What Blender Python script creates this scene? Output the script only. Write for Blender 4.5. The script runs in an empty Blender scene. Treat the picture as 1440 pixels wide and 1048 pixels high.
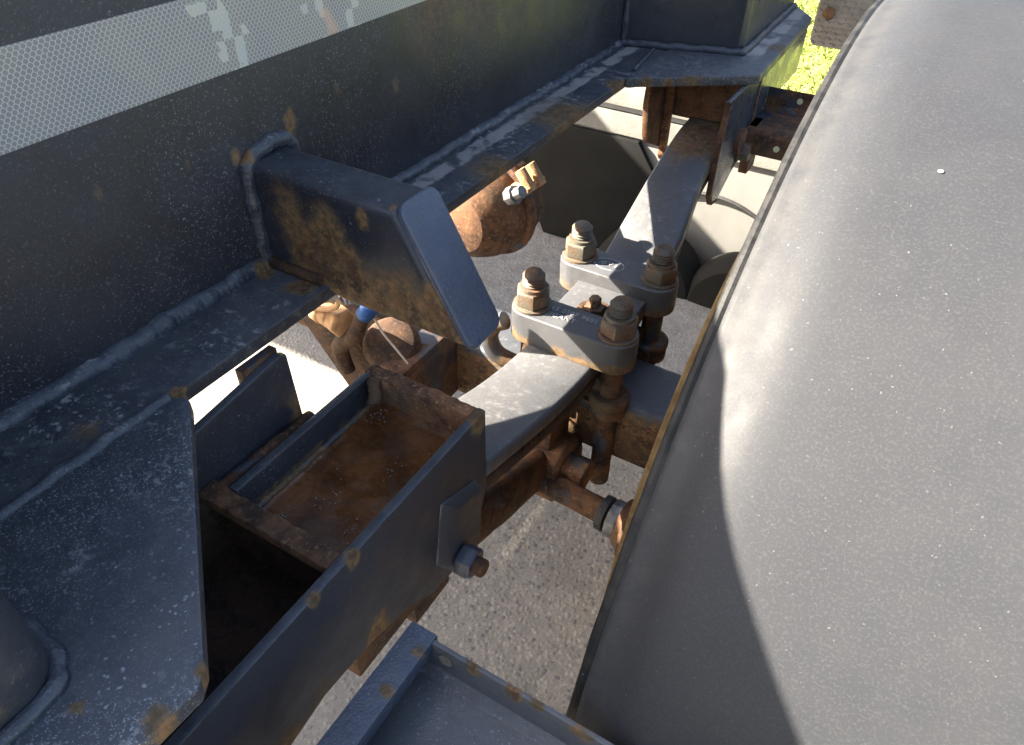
import bpy, bmesh, math, random
from mathutils import Vector, Matrix
from mathutils import noise as mn
random.seed(7)
C = bpy.context.scene.collection
PI = math.pi

# ------------------------------------------------------------------ camera, sky, sun, exposure
cam = bpy.data.cameras.new('camera')
camo = bpy.data.objects.new('camera', cam); C.objects.link(camo)
cam.sensor_width = 36; cam.lens = 36*1029.187/1440
cam.clip_start = .01; cam.clip_end = 500
right = Vector((.8598, .5104, .0153)); down = Vector((.3405, -.5507, -.7621)); fwd = Vector((-.3806, .6604, -.6473))
camo.matrix_world = Matrix(((right.x, -down.x, -fwd.x, 0), (right.y, -down.y, -fwd.y, 0), (right.z, -down.z, -fwd.z, .9675), (0, 0, 0, 1)))
bpy.context.scene.camera = camo

SUN = Vector((1, .46, -.72)).normalized()          # direction the light travels
w = bpy.data.worlds.new('World'); bpy.context.scene.world = w; w.use_nodes = True
nt = w.node_tree; bg = nt.nodes['Background']
sky = nt.nodes.new('ShaderNodeTexSky'); sky.sky_type = 'NISHITA'; sky.sun_disc = False
sky.sun_elevation = math.asin(-SUN.z); sky.sun_rotation = math.atan2(-SUN.x, -SUN.y)
sky.dust_density = 4.0; sky.ozone_density = .5
nt.links.new(sky.outputs[0], bg.inputs[0]); bg.inputs[1].default_value = .06
sl = bpy.data.lights.new('sun', 'SUN'); sl.energy = 5.0; sl.angle = math.radians(.53); sl.color = (1, .90, .75)
so = bpy.data.objects.new('sun', sl); C.objects.link(so)
so.rotation_euler = SUN.to_track_quat('-Z', 'Y').to_euler(); so.location = (-3, -2, 4)
vs = bpy.context.scene.view_settings
vs.view_transform = 'Standard'; vs.look = 'None'; vs.gamma = 1; vs.use_curve_mapping = False
vs.exposure = 3.1

# ------------------------------------------------------------------ shader helpers
class G:
    """small wrapper for building node materials"""
    def __init__(s, name):
        s.m = bpy.data.materials.new(name); s.m.use_nodes = True
        s.t = s.m.node_tree; s.n = s.t.nodes; s.l = s.t.links
        s.b = s.n['Principled BSDF']; s.geo = s.n.new('ShaderNodeNewGeometry')
        s.P = s.geo.outputs['Position']; s.N = s.geo.outputs['Normal']
    def put(s, sock, v):
        if hasattr(v, 'links') or hasattr(v, 'is_linked'): s.l.new(v, sock)
        elif isinstance(v, (tuple, list)) and len(v) == 3 and sock.type == 'RGBA': sock.default_value = (*v, 1)
        else: sock.default_value = v
    def math(s, op, a, b=0.0, c=0.0, clamp=False):
        n = s.n.new('ShaderNodeMath'); n.operation = op; n.use_clamp = clamp
        for i, v in enumerate((a, b, c)): s.put(n.inputs[i], v)
        return n.outputs[0]
    def vec(s, op, a, b=(0, 0, 0), scale=None):
        n = s.n.new('ShaderNodeVectorMath'); n.operation = op
        s.put(n.inputs[0], a); s.put(n.inputs[1], b)
        if scale is not None: s.put(n.inputs['Scale'], scale)
        return n.outputs['Value'] if op in ('LENGTH', 'DISTANCE', 'DOT_PRODUCT') else n.outputs[0]
    def sep(s, v):
        n = s.n.new('ShaderNodeSeparateXYZ'); s.put(n.inputs[0], v); return n.outputs
    def comb(s, x, y, z):
        n = s.n.new('ShaderNodeCombineXYZ')
        for i, v in enumerate((x, y, z)): s.put(n.inputs[i], v)
        return n.outputs[0]
    def noise(s, scale, detail=4, rough=.6, v=None, col=False):
        n = s.n.new('ShaderNodeTexNoise'); s.put(n.inputs['Vector'], v or s.P)
        n.inputs['Scale'].default_value = scale; n.inputs['Detail'].default_value = detail; n.inputs['Roughness'].default_value = rough
        return n.outputs['Color' if col else 'Fac']
    def voro(s, scale, v=None, feature='F1', rnd=1.0):
        n = s.n.new('ShaderNodeTexVoronoi'); s.put(n.inputs['Vector'], v or s.P); n.feature = feature
        n.inputs['Scale'].default_value = scale; n.inputs['Randomness'].default_value = rnd
        return n.outputs
    def ss(s, v, a, b, lo=0., hi=1.):
        n = s.n.new('ShaderNodeMapRange'); n.interpolation_type = 'SMOOTHSTEP'
        for i, x in enumerate((v, a, b, lo, hi)): s.put(n.inputs[i], x)
        return n.outputs[0]
    def mix(s, f, a, b):
        n = s.n.new('ShaderNodeMix'); n.data_type = 'RGBA'
        s.put(n.inputs[0], f); s.put(n.inputs[6], a); s.put(n.inputs[7], b)
        return n.outputs[2]
    def fmix(s, f, a, b):
        n = s.n.new('ShaderNodeMix'); n.data_type = 'FLOAT'
        s.put(n.inputs[0], f); s.put(n.inputs[2], a); s.put(n.inputs[3], b)
        return n.outputs[0]
    def bump(s, h, dist=.001, strength=1.0, nrm=None):
        n = s.n.new('ShaderNodeBump'); n.inputs['Strength'].default_value = strength; n.inputs['Distance'].default_value = dist
        s.put(n.inputs['Height'], h)
        if nrm is not None: s.put(n.inputs['Normal'], nrm)
        return n.outputs[0]
    def out(s, col=None, rough=None, nrm=None, metal=None, spec=None):
        if col is not None: s.put(s.b.inputs['Base Color'], col)
        if rough is not None: s.put(s.b.inputs['Roughness'], rough)
        if nrm is not None: s.put(s.b.inputs['Normal'], nrm)
        if metal is not None: s.put(s.b.inputs['Metallic'], metal)
        if spec is not None: s.put(s.b.inputs['Specular IOR Level'], spec)
        return s.m
    def warp(s, amt, scale):
        c = s.noise(scale, 3, .6, col=True)
        return s.vec('ADD', s.P, s.vec('SCALE', s.vec('SUBTRACT', c, (.5, .5, .5)), scale=amt))
    def specks(s, scale, keep, size):
        """scattered small flecks: voronoi cells of which only a share carries a dot"""
        v = s.voro(scale, s.warp(.004, 240))
        r = s.sep(v['Color'])
        on = s.math('GREATER_THAN', r[0], 1-keep)
        rad = s.math('MULTIPLY', r[1], size)
        return s.math('MULTIPLY', on, s.ss(v['Distance'], s.math('MULTIPLY', rad, .6), rad, 1., 0.))

def rust_color(g, k=1.0):
    n1 = g.noise(38, 6, .7); n2 = g.noise(240, 4, .7); n3 = g.noise(11, 3, .5)
    c = g.mix(g.ss(n1, .36, .62), (.030*k, .014*k, .008*k), (.125*k, .056*k, .024*k))
    c = g.mix(g.ss(n2, .52, .72), c, (.215*k, .118*k, .056*k))
    c = g.mix(g.ss(n3, .55, .75, 0, .7), c, (.10*k, .075*k, .045*k))
    return c, n1, n2

def paint(name, base=(.017, .0185, .026), rough=.44, fleck=(.24, .25, .27), chips=0., seam=None, specks=.12, dust=0.0, spots=(), patina=0.0, streak=None, bumpy=.25, edge_rust=()):
    """worn navy chassis paint: orange-peel relief, pale flecks, mineral dust on top faces, soft rust blooms at given places"""
    g = G(name)
    nb = g.noise(9, 4, .6)
    col = g.mix(g.ss(nb, .3, .7), base, tuple(c*1.45 for c in base))
    fine = g.noise(700, 2, .5)
    mid = g.noise(60, 5, .65)
    up = g.ss(g.sep(g.N)[2], .4, .9)
    r = g.fmix(g.ss(g.noise(30, 3, .6), .3, .7), rough-.08, rough+.10)
    if patina:
        pm = g.math('MULTIPLY', g.ss(mid, .50, .70), patina)
        col = g.mix(pm, col, (.085, .082, .078)); r = g.fmix(pm, r, .7)
    if dust:
        d1 = g.ss(g.noise(95, 6, .75), .52, .64); d2 = g.ss(g.noise(13, 3, .6), .44, .64)
        dm = g.math('MULTIPLY', g.math('MULTIPLY', d1, d2), g.math('MULTIPLY', up, dust))
        col = g.mix(dm, col, (.40, .37, .36)); r = g.fmix(dm, r, .9)
        gm = g.math('MULTIPLY', g.ss(g.noise(5, 3, .6), .35, .7), g.math('MULTIPLY', up, .30*dust))
        col = g.mix(gm, col, (.17, .15, .145))
    wear = g.math('MULTIPLY', up, g.ss(g.noise(50, 4, .7), .25, .7, .15, .55))
    col = g.mix(wear, col, (.085, .090, .100))
    if seam:                                                  # mineral crust left along a weld toe
        x0, x1, ya, yb = seam; sx = g.sep(g.warp(.016, 45))
        q = g.math('MULTIPLY', g.ss(g.math('ABSOLUTE', g.math('SUBTRACT', sx[0], (x0+x1)/2)), (x1-x0)*.35, (x1-x0)*.6, 1., 0.), g.math('MULTIPLY', g.ss(sx[1], ya, ya+.08), g.ss(g.noise(24, 4, .65), .36, .50)))
        q = g.math('MULTIPLY', q, up)
        col = g.mix(q, col, (.30, .275, .26)); r = g.fmix(q, r, .9)
    cl = g.ss(g.noise(7, 3, .6), .36, .62, .25, 1)
    s1 = g.math('MULTIPLY', g.specks(480, specks*.7, .40), cl)
    s2 = g.specks(190, specks*.12, .24)
    s1 = g.math('MAXIMUM', s1, g.math('MULTIPLY', g.specks(800, specks*1.6, .5), cl))
    sp = g.math('MAXIMUM', s1, s2)
    if chips:
        ch = g.specks(330, chips, .42); ch2 = g.math('MULTIPLY', g.specks(210, chips*.5, .32), g.ss(g.noise(16, 3, .6), .45, .6))
        sp = g.math('MAXIMUM', sp, g.math('MULTIPLY', g.math('MAXIMUM', ch, ch2), g.math('MULTIPLY', up, g.ss(g.noise(10, 3, .6), .35, .6, .35, 1.))))
    col = g.mix(g.math('MULTIPLY', sp, .6), col, fleck); r = g.fmix(sp, r, .8)
    h = g.math('ADD', g.math('ADD', g.math('MULTIPLY', fine, .4), g.math('MULTIPLY', g.noise(230, 3, .6), .7)), g.math('MULTIPLY', mid, .8))
    bv = g.n.new('ShaderNodeBevel'); bv.samples = 4; bv.inputs['Radius'].default_value = .0026
    ed = g.math('MULTIPLY', g.ss(g.vec('DOT_PRODUCT', bv.outputs[0], g.geo.outputs['True Normal']), .985, .86), g.ss(g.noise(75, 5, .7), .36, .56, .15, 1.))
    col = g.mix(g.math('MULTIPLY', ed, .75), col, g.mix(g.ss(g.noise(28, 3, .6), .55, .68), (.115, .125, .145), (.15, .085, .04))); r = g.fmix(ed, r, .6)
    rm = None
    for (x, y, z, rad, k) in spots:
        wp = g.vec('MULTIPLY', g.warp(rad*1.1, 1.6/rad), (1, 1, .6))
        d = g.vec('DISTANCE', wp, (x, y, z*.6))
        q = g.math('MULTIPLY', g.ss(d, rad*.15, rad, 1., 0.), k)
        rm = q if rm is None else g.math('MAXIMUM', rm, q)
    for (ax, lo, hi, k) in edge_rust:                      # rust creeping along an edge of the thing
        c = g.math('ADD', g.sep(g.P)[ax], g.math('MULTIPLY', g.math('SUBTRACT', g.noise(70, 4, .7), .5), abs(hi-lo)*1.6))
        q = g.math('MULTIPLY', g.math('MULTIPLY', g.ss(c, lo, hi, 1., 0.), min(k, 1.)), g.ss(g.noise(22, 3, .6), .38, .58) if k <= 1 else g.ss(g.noise(30, 4, .6), .25, .5, .6, 1.))
        rm = q if rm is None else g.math('MAXIMUM', rm, q)
    if rm is not None:
        halo = g.mix(g.ss(g.noise(120, 4, .7), .35, .65), (.085, .062, .026), (.21, .115, .048))
        rc, _, n2 = rust_color(g)
        core = g.math('MULTIPLY', g.ss(rm, .55, .95), g.ss(g.noise(90, 4, .7), .38, .56))
        col = g.mix(g.ss(rm, .02, .75, 0, .95), col, g.mix(core, halo, rc))
        r = g.fmix(g.ss(rm, .1, .6), r, .85)
        h = g.math('ADD', h, g.math('MULTIPLY', g.math('MULTIPLY', rm, g.noise(160, 4, .7)), 1.4))
    return g.out(col, r, g.bump(h, .0012, bumpy), spec=.5)

def rust(name, k=1.0, rough=.85, strength=.5, paint_left=0.0):
    g = G(name); c, n1, n2 = rust_color(g, k); r = rough
    if paint_left:
        pm = g.ss(g.noise(15, 5, .65), .60-paint_left*.25, .66-paint_left*.25)
        c = g.mix(pm, c, (.030, .033, .042)); r = g.fmix(pm, rough, .45)
    h = g.math('ADD', g.math('MULTIPLY', n1, 1.0), g.math('MULTIPLY', n2, .5))
    return g.out(c, r, g.bump(h, .0016, strength))

# ------------------------------------------------------------------ mesh helpers
def fin(bm, bev=0., seg=2, sharp=32):
    bmesh.ops.remove_doubles(bm, verts=bm.verts, dist=1e-6)
    bmesh.ops.recalc_face_normals(bm, faces=bm.faces)
    if bev:
        es = [e for e in bm.edges if len(e.link_faces) == 2 and e.calc_face_angle(0) > math.radians(28)]
        if es: bmesh.ops.bevel(bm, geom=es, offset=bev, segments=seg, profile=.6, affect='EDGES', clamp_overlap=True)
    for f in bm.faces: f.smooth = True
    for e in bm.edges:
        if len(e.link_faces) == 2: e.smooth = e.calc_face_angle(0) < math.radians(sharp)
    return bm
def prism(bm, pts, axis, lo, hi):
    def P(a, b, c): return (c, a, b) if axis == 'x' else (a, c, b) if axis == 'y' else (a, b, c)
    A = [bm.verts.new(P(a, b, lo)) for a, b in pts]; B = [bm.verts.new(P(a, b, hi)) for a, b in pts]
    n = len(pts); bm.faces.new(A[::-1]); bm.faces.new(B)
    for i in range(n): bm.faces.new((A[i], A[(i+1) % n], B[(i+1) % n], B[i]))
def box(bm, x0, x1, y0, y1, z0, z1): prism(bm, [(x0, y0), (x1, y0), (x1, y1), (x0, y1)], 'z', z0, z1)
def frame_of(d):
    d = Vector(d).normalized(); a = Vector((0, 0, 1)) if abs(d.z) < .9 else Vector((1, 0, 0))
    u = d.cross(a).normalized(); return d, u, d.cross(u).normalized()
def lathe(bm, o, d, prof, n=28, phase=0., cap=True):
    """prof = [(distance along d, radius)]; n = 6 makes a hexagon"""
    o = Vector(o); d, u, v = frame_of(d); rings = []
    for t, r in prof:
        rings.append([bm.verts.new(o+d*t+(u*math.cos(phase+2*PI*k/n)+v*math.sin(phase+2*PI*k/n))*r) for k in range(n)])
    for A, B in zip(rings, rings[1:]):
        for k in range(n): bm.faces.new((A[k], A[(k+1) % n], B[(k+1) % n], B[k]))
    if cap: bm.faces.new(rings[0][::-1]); bm.faces.new(rings[-1])
def tube(bm, pts, r, n=10, wob=0., freq=60., ripple=0.):
    pts = [Vector(p) for p in pts]; rings = []
    pv = None; s = 0.
    for i, p in enumerate(pts):
        d = (pts[min(i+1, len(pts)-1)]-pts[max(i-1, 0)]).normalized()
        if pv is None: _, u, v = frame_of(d)
        else:
            u = (pv-d*pv.dot(d)).normalized(); v = d.cross(u)
        pv = u
        if i: s += (p-pts[i-1]).length
        rr = r if not callable(r) else r(i/(len(pts)-1))
        R = []
        for k in range(n):
            a = 2*PI*k/n; q = p+(u*math.cos(a)+v*math.sin(a))*rr
            f = 1+wob*mn.noise(q*freq)+ripple*math.sin(s*1150+1.5*math.cos(a)+2.5*mn.noise(p*60))
            R.append(bm.verts.new(p+(q-p)*f))
        rings.append(R)
    for A, B in zip(rings, rings[1:]):
        for k in range(n): bm.faces.new((A[k], A[(k+1) % n], B[(k+1) % n], B[k]))
    bm.faces.new(rings[0][::-1]); bm.faces.new(rings[-1])
def spline(pts, m=8):
    P = [Vector(p) for p in pts]; P = [2*P[0]-P[1]]+P+[2*P[-1]-P[-2]]; out = []
    for i in range(1, len(P)-2):
        for k in range(m):
            t = k/m; a, b, c, d = P[i-1:i+3]
            out.append(.5*(2*b+(c-a)*t+(2*a-5*b+4*c-d)*t*t+(3*b-a-3*c+d)*t**3))
    out.append(P[-2]); return out
def line(a, b, n):
    a, b = Vector(a), Vector(b); return [a.lerp(b, i/(n-1)) for i in range(n)]
def roundrect(x0, x1, y0, y1, r, n=5):
    o = []
    for cx, cy, a0 in ((x1-r, y1-r, 0), (x0+r, y1-r, 90), (x0+r, y0+r, 180), (x1-r, y0+r, 270)):
        for k in range(n+1):
            a = math.radians(a0+90*k/n); o.append((cx+r*math.cos(a), cy+r*math.sin(a)))
    return o

def thing(name, label, cat, loc, group=None):
    o = bpy.data.objects.new(name, None); C.objects.link(o); o.location = loc; o.empty_display_size = .05
    o['label'] = label; o['category'] = cat
    if group: o['group'] = group
    return o
def obj(name, bm, mat, parent=None, bev=0., seg=2, sharp=32, label=None):
    fin(bm, bev, seg, sharp)
    r = parent
    while r is not None and r.parent: r = r.parent
    if r is not None: bmesh.ops.translate(bm, verts=bm.verts, vec=-r.location)
    me = bpy.data.meshes.new(name); bm.to_mesh(me); bm.free(); me.materials.append(mat)
    o = bpy.data.objects.new(name, me); C.objects.link(o)
    if parent: o.parent = parent
    if label: o['label'] = label
    return o
def nb(): return bmesh.new()

# ------------------------------------------------------------------ materials
M_web = paint('web_paint', specks=.30, rough=.42, spots=[(-.45, .62, .81, .075, .42), (-.45, .70, .79, .06, .38), (-.45, .55, .725, .008, .42), (-.45, .60, .745, .007, .4), (-.45, .47, .745, .006, .35),
              (-.45, .352, .728, .007, .6), (-.45, .412, .735, .010, .85), (-.45, .24, .745, .005, .35), (-.45, .31, .738, .004, .35), (-.45, .82, .77, .012, .4)])
M_flange = paint('flange_paint', chips=.30, seam=(-.438, -.418, .42, 1.2), specks=.25, dust=1.15, rough=.5, patina=.6, spots=[(-.382, .40, .628, .03, .5), (-.40, .345, .633, .02, 1), (-.44, .345, .636, .014, 1), (-.38, .62, .62, .06, .7), (-.38, .80, .62, .09, .7), (-.38, .93, .62, .03, .9), (-.40, .15, .632, .016, .5), (-.38, .205, .63, .012, .8)])
M_plate = paint('gusset_paint', seam=(-.274, -.252, 1.10, 1.5), fleck=(.36, .37, .39), chips=.42, base=(.022, .025, .035), specks=.7, dust=.75, rough=.45, patina=.35, spots=[(-.21, .077, .628, .008, 1), (-.245, .12, .631, .012, .5), (-.212, .095, .628, .006, .8), (-.21, .05, .625, .012, .9), (-.245, .035, .631, .006, .7), (-.30, 1.0, .62, .03, .7), (-.36, .97, .62, .015, .9), (-.33, .985, .62, .012, .9), (-.24, 1.2, .622, .04, .5)])
M_weld = paint('weld_paint', base=(.022, .026, .038), specks=.3, rough=.42, dust=1.0, bumpy=.6, spots=[(-.44, .345, .64, .012, 1), (-.45, .36, .725, .01, 1), (-.45, .41, .735, .012, 1)])
M_out = paint('outrigger_paint', base=(.03, .033, .04), specks=.12, rough=.35, spots=[(-.25, .005, .655, .022, .9), (-.38, 1.13, .71, .012, .5)], patina=.3)
M_stub = paint('stub_paint', chips=.25, specks=.18, rough=.42, spots=[(-.376, .359, .655, .042, 1.0), (-.40, .359, .645, .03, 1), (-.355, .359, .648, .03, 1.), (-.33, .359, .632, .03, .9), (-.30, .359, .634, .035, .85), (-.272, .359, .636, .03, .95), (-.255, .359, .628, .025, 1), (-.335, .358, .705, .009, .7), (-.41, .359, .68, .03, .6), (-.37, .40, .719, .006, .6), (-.31, .365, .719, .005, .6)], edge_rust=[(2, .624, .642, .9)])
M_stubend = paint('stub_end_paint', base=(.040, .052, .088), specks=.18, rough=.40, bumpy=.9, patina=.25, spots=[(-.236, .398, .616, .006, 1), (-.235, .365, .628, .006, .9)])
M_hang = paint('hanger_paint', base=(.018, .020, .028), specks=.13, rough=.45, spots=[(-.235, .15, .44, .03, .4), (-.235, .21, .447, .022, .8), (-.235, .11, .43, .035, .7), (-.235, .20, .555, .010, .9), (-.235, .163, .557, .008, .8), (-.345, .185, .557, .02, 1), (-.235, .355, .557, .016, .9), (-.37, .29, .555, .02, .9)], edge_rust=[(2, .405, .438, .7)])
M_hin = paint('hanger_inner_paint', base=(.02, .022, .028), specks=.1, rough=.4, edge_rust=[(2, .528, .540, 1.)])
M_rust = rust('rust_heavy', 1.15)
M_rustedge = rust('rust_bright', 2.1, strength=1.)
M_rustdark = rust('rust_dark', .62)
M_pit = rust('rust_pit', .35)
M_rustp = rust('rust_painted', .85, paint_left=.10)
M_ochre = rust('rust_ochre', 1.7, paint_left=.05)
M_leaf = paint('leaf_paint', base=(.058, .058, .060), rough=.42, specks=.22, patina=.7, dust=.35, spots=[(-.27, 1.02, .56, .07, 1), (-.29, .99, .55, .05, .8), (-.235, .97, .545, .03, .8), (-.27, .90, .52, .006, .6)])
M_leafside = rust('leaf_side_rust', .55, paint_left=.1)
M_clamp = paint('clamp_paint', base=(.048, .049, .053), rough=.40, specks=.10, patina=.4, dust=.25, edge_rust=[(2, .452, .470, .8)])
M_axle = paint('axle_paint', base=(.03, .035, .045), rough=.45, specks=.15, dust=.5, edge_rust=[(2, .358, .386, 2)])
M_bar = paint('bracket_paint', base=(.034, .044, .068), specks=.20, rough=.35, bumpy=.9, chips=.2, spots=[(-.165, .145, .54, .007, .9), (-.163, .175, .54, .008, .6)])
M_chan = paint('channel_paint', base=(.062, .063, .066), chips=.3, patina=1.0, specks=.10, rough=.45, bumpy=.5, spots=[(-.13, .185, .538, .008, .9), (-.10, .183, .538, .010, 1), (-.055, .18, .54, .012, 1), (-.14, .16, .52, .006, .8), (-.085, .185, .54, .008, .8)])
M_farhang = paint('far_hanger_paint', base=(.03, .034, .044), rough=.28, specks=.06, edge_rust=[])

def mat_mud():
    g = G('mudguard_plastic')
    n1 = g.noise(14, 4, .6); n2 = g.noise(260, 3, .6)
    c = g.mix(g.ss(n1, .3, .7), (.0240, .0258, .0305), (.0268, .0286, .0332))
    p = g.sep(g.P)
    a = g.math('ADD', g.math('MULTIPLY', p[0], 1650.), g.math('ADD', g.math('MULTIPLY', p[1], 640.), g.math('MULTIPLY', g.noise(12, 2, .5), 9.)))
    weave = g.math('MULTIPLY', g.ss(g.math('SINE', a), .55, 1.), g.ss(g.noise(90, 3, .6), .42, .6))
    c = g.mix(g.math('MULTIPLY', weave, .0), c, (.07, .07, .07))
    dusty = g.ss(g.noise(5, 4, .65), .35, .75, 0, .16)
    c = g.mix(dusty, c, (.042, .042, .042))
    scuff = g.math('MULTIPLY', g.ss(g.math('ADD', p[0], g.math('MULTIPLY', g.noise(30, 4, .7), .012)), -.036, -.052), g.ss(g.noise(60, 5, .7), .35, .6, .3, 1))
    c = g.mix(g.math('MULTIPLY', scuff, .26), c, (.085, .082, .077))
    s1 = g.math('MULTIPLY', g.specks(520, .06, .40), g.ss(g.noise(9, 2, .5), .4, .6, .3, 1)); s2 = g.specks(220, .012, .11)
    c = g.mix(g.math('MULTIPLY', g.math('MAXIMUM', s1, s2), .30), c, (.20, .20, .20))
    c = g.mix(g.ss(g.noise(650, 2, .6), .45, .75, 0, .35), c, (.055, .056, .058))
    # long faint scratches
    sc = None
    for (ang, sx, th) in ((.4, 55, .502), (2.0, 42, .497), (1.25, 60, .51)):
        q = g.comb(g.math('ADD', g.math('MULTIPLY', p[0], math.cos(ang)), g.math('MULTIPLY', p[1], math.sin(ang))), g.math('MULTIPLY', g.math('SUBTRACT', g.math('MULTIPLY', p[1], math.cos(ang)), g.math('MULTIPLY', p[0], math.sin(ang))), .07), 0.)
        f = g.math('ABSOLUTE', g.math('SUBTRACT', g.noise(sx, 2, .5, v=q), th))
        k = g.math('MULTIPLY', g.ss(f, .0, .003, 1., 0.), g.ss(g.noise(9, 2, .5), .56, .66))
        sc = k if sc is None else g.math('MAXIMUM', sc, k)
    c = g.mix(g.math('MULTIPLY', sc, .015), c, (.3, .29, .26))
    r = g.fmix(g.ss(g.noise(40, 4, .6), .3, .7), .56, .66)
    h = g.math('ADD', n2, g.math('MULTIPLY', weave, .03))
    return g.out(c, r, g.bump(h, .0005, .10), spec=.24)
M_mud = mat_mud()
def mat_lip():
    g = G('mudguard_edge_plastic'); n = g.noise(300, 3, .6); m = g.noise(40, 4, .7)
    c = g.mix(g.ss(m, .4, .65), (.010, .0105, .011), (.028, .027, .026))
    c = g.mix(g.math('MULTIPLY', g.specks(300, .08, .3), .5), c, (.25, .24, .23))
    return g.out(c, .6, g.bump(n, .0008, .5), spec=.25)
M_lip = mat_lip()

def mat_tape():
    g = G('reflective_tape')
    p = g.sep(g.P); W, Hh = .0037, .00262
    v = g.math('DIVIDE', g.math('SUBTRACT', p[2], .788), Hh); row = g.math('FLOOR', v)
    odd = g.math('MULTIPLY', g.math('MODULO', row, 2.), .5)
    u = g.math('ADD', g.math('DIVIDE', p[1], W), odd)
    fu = g.math('SUBTRACT', g.math('FRACT', u), .5); fv = g.math('FRACT', v)
    # scale outline: a rounded cap that overlaps the row above
    up_ = g.math('MAXIMUM', g.math('SUBTRACT', fv, .29), 0.)
    d = g.math('SQRT', g.math('ADD', g.math('POWER', fu, 2.), g.math('POWER', g.math('MULTIPLY', up_, .70), 2.)))
    ln = g.ss(g.math('ABSOLUTE', g.math('SUBTRACT', d, .47)), .035, .085, 1., 0.)
    pw = g.sep(g.warp(.0045, 160))
    cellv = g.comb(g.math('FLOOR', g.math('DIVIDE', pw[1], .0085)), g.math('FLOOR', g.math('DIVIDE', pw[2], .0068)), 0.)
    wn = g.n.new('ShaderNodeTexWhiteNoise'); g.put(wn.inputs['Vector'], cellv)
    yc = g.math('SUBTRACT', p[1], g.math('ADD', .352, g.math('MULTIPLY', g.math('SUBTRACT', .84, p[2]), .55)))
    near = g.ss(g.math('ABSOLUTE', yc), .004, .024, .5, 0.)
    yc2 = g.math('SUBTRACT', p[1], g.math('ADD', .47, g.math('MULTIPLY', g.math('SUBTRACT', .84, p[2]), .5)))
    near2 = g.ss(g.math('ABSOLUTE', yc2), .004, .05, .35, 0.)
    blot = g.math('GREATER_THAN', g.math('MAXIMUM', near, near2), wn.outputs['Value'])
    hue = g.ss(g.noise(22, 3, .6), .35, .65)
    base = g.mix(hue, (.20, .205, .215), (.23, .23, .215)); lncol = (.46, .47, .49)
    far = g.ss(p[1], .45, .75)                                   # aged part of the tape has a yellower film
    base = g.mix(g.math('MULTIPLY', far, .55), base, (.42, .40, .33))
    c = g.mix(g.math('MULTIPLY', ln, .85), base, lncol)
    c = g.mix(g.math('MULTIPLY', blot, .8), c, g.mix(hue, (.50, .48, .40), (.42, .45, .46)))
    pink = g.math('MULTIPLY', g.ss(g.math('ABSOLUTE', g.math('SUBTRACT', yc2, -.02)), .002, .012, 1., 0.), g.ss(g.noise(60, 2, .5), .42, .6))
    c = g.mix(g.math('MULTIPLY', pink, .6), c, (.55, .36, .28))
    spk = g.specks(300, .06, .35)
    c = g.mix(g.math('MULTIPLY', spk, .5), c, (.2, .19, .17))
    return g.out(c, .35, g.bump(ln, .0002, .5))
M_tape = mat_tape()

def mat_ground():
    g = G('exposed_aggregate_concrete')
    wp = g.warp(.006, 120)
    v = g.voro(125, wp); v2 = g.voro(300, wp); big = g.noise(2.2, 5, .6); fine = g.noise(500, 3, .6); blot = g.noise(20, 4, .65)
    cr = g.sep(v['Color']); cr2 = g.sep(v2['Color'])
    stone = g.mix(cr[0], (.19, .170, .140), (.30, .272, .228))
    stone = g.mix(g.math('GREATER_THAN', cr[1], .86), stone, (.125, .122, .118))
    stone = g.mix(g.math('GREATER_THAN', cr[2], .90), stone, (.28, .258, .225))
    paste = g.mix(cr2[0], (.18, .162, .136), (.27, .246, .21))
    c = g.mix(g.ss(v['Distance'], .35, .60), stone, paste)
    c = g.mix(g.ss(fine, .55, .7, 0, .4), c, (.13, .115, .098))
    stain = g.math('MULTIPLY', g.ss(g.noise(6, 5, .7), .52, .60), .35); c = g.mix(stain, c, (.12, .108, .092))
    c = g.mix(g.ss(blot, .50, .72, 0, .45), c, (.13, .12, .105))
    c = g.mix(g.ss(big, .4, .65, 0, .25), c, (.34, .325, .30))
    far = g.ss(g.sep(g.P)[1], .75, 1.05)                         # greyer and darker towards the wall
    c = g.mix(g.math('MULTIPLY', far, .75), c, g.mix(g.ss(g.noise(26, 6, .7), .3, .7), (.10, .10, .102), (.20, .20, .198)))
    h = g.math('ADD', g.ss(v['Distance'], .6, .1), g.math('MULTIPLY', fine, .5))
    return g.out(c, .92, g.bump(h, .003, .35))
M_ground = mat_ground()
def plain(name, c1, c2, scale=30, rough=.7, strength=.2, dist=.002, metal=0., spots=0.):
    g = G(name); n = g.noise(scale, 5, .65); c = g.mix(g.ss(n, .3, .7), c1, c2)
    if spots: c = g.mix(g.math('MULTIPLY', g.specks(160, .25, .4), spots), c, (.5, .48, .44))
    return g.out(c, rough, g.bump(g.noise(scale*8, 3, .6), dist, strength), metal=metal)
M_white = plain('white_wall_paint', (.14, .138, .131), (.17, .168, .158), 6, .7, .2)
M_board = plain('weathered_white_board', (.10, .098, .088), (.155, .152, .138), 18, .75, .4)
M_rubber = plain('black_rubber', (.012, .012, .013), (.03, .03, .031), 60, .6, .4)
M_darkshape = plain('dull_dark_matte', (.009, .009, .009), (.013, .013, .013), 8, .8, .2); M_darkshape.node_tree.nodes['Principled BSDF'].inputs['Specular IOR Level'].default_value = .12  # flat dark colour for the made-up shapes against the wall
M_zinc = plain('zinc_plated_steel', (.12, .12, .125), (.22, .22, .22), 60, .45, .3, metal=.5)
M_blue = plain('blue_hose_plastic', (.010, .055, .19), (.014, .08, .25), 60, .5)
M_wire = plain('pale_wire', (.40, .36, .28), (.5, .46, .38), 60, .6)
M_cream = plain('orange_primed_bolt', (.34, .17, .07), (.52, .31, .15), 70, .7, .5)
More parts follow.
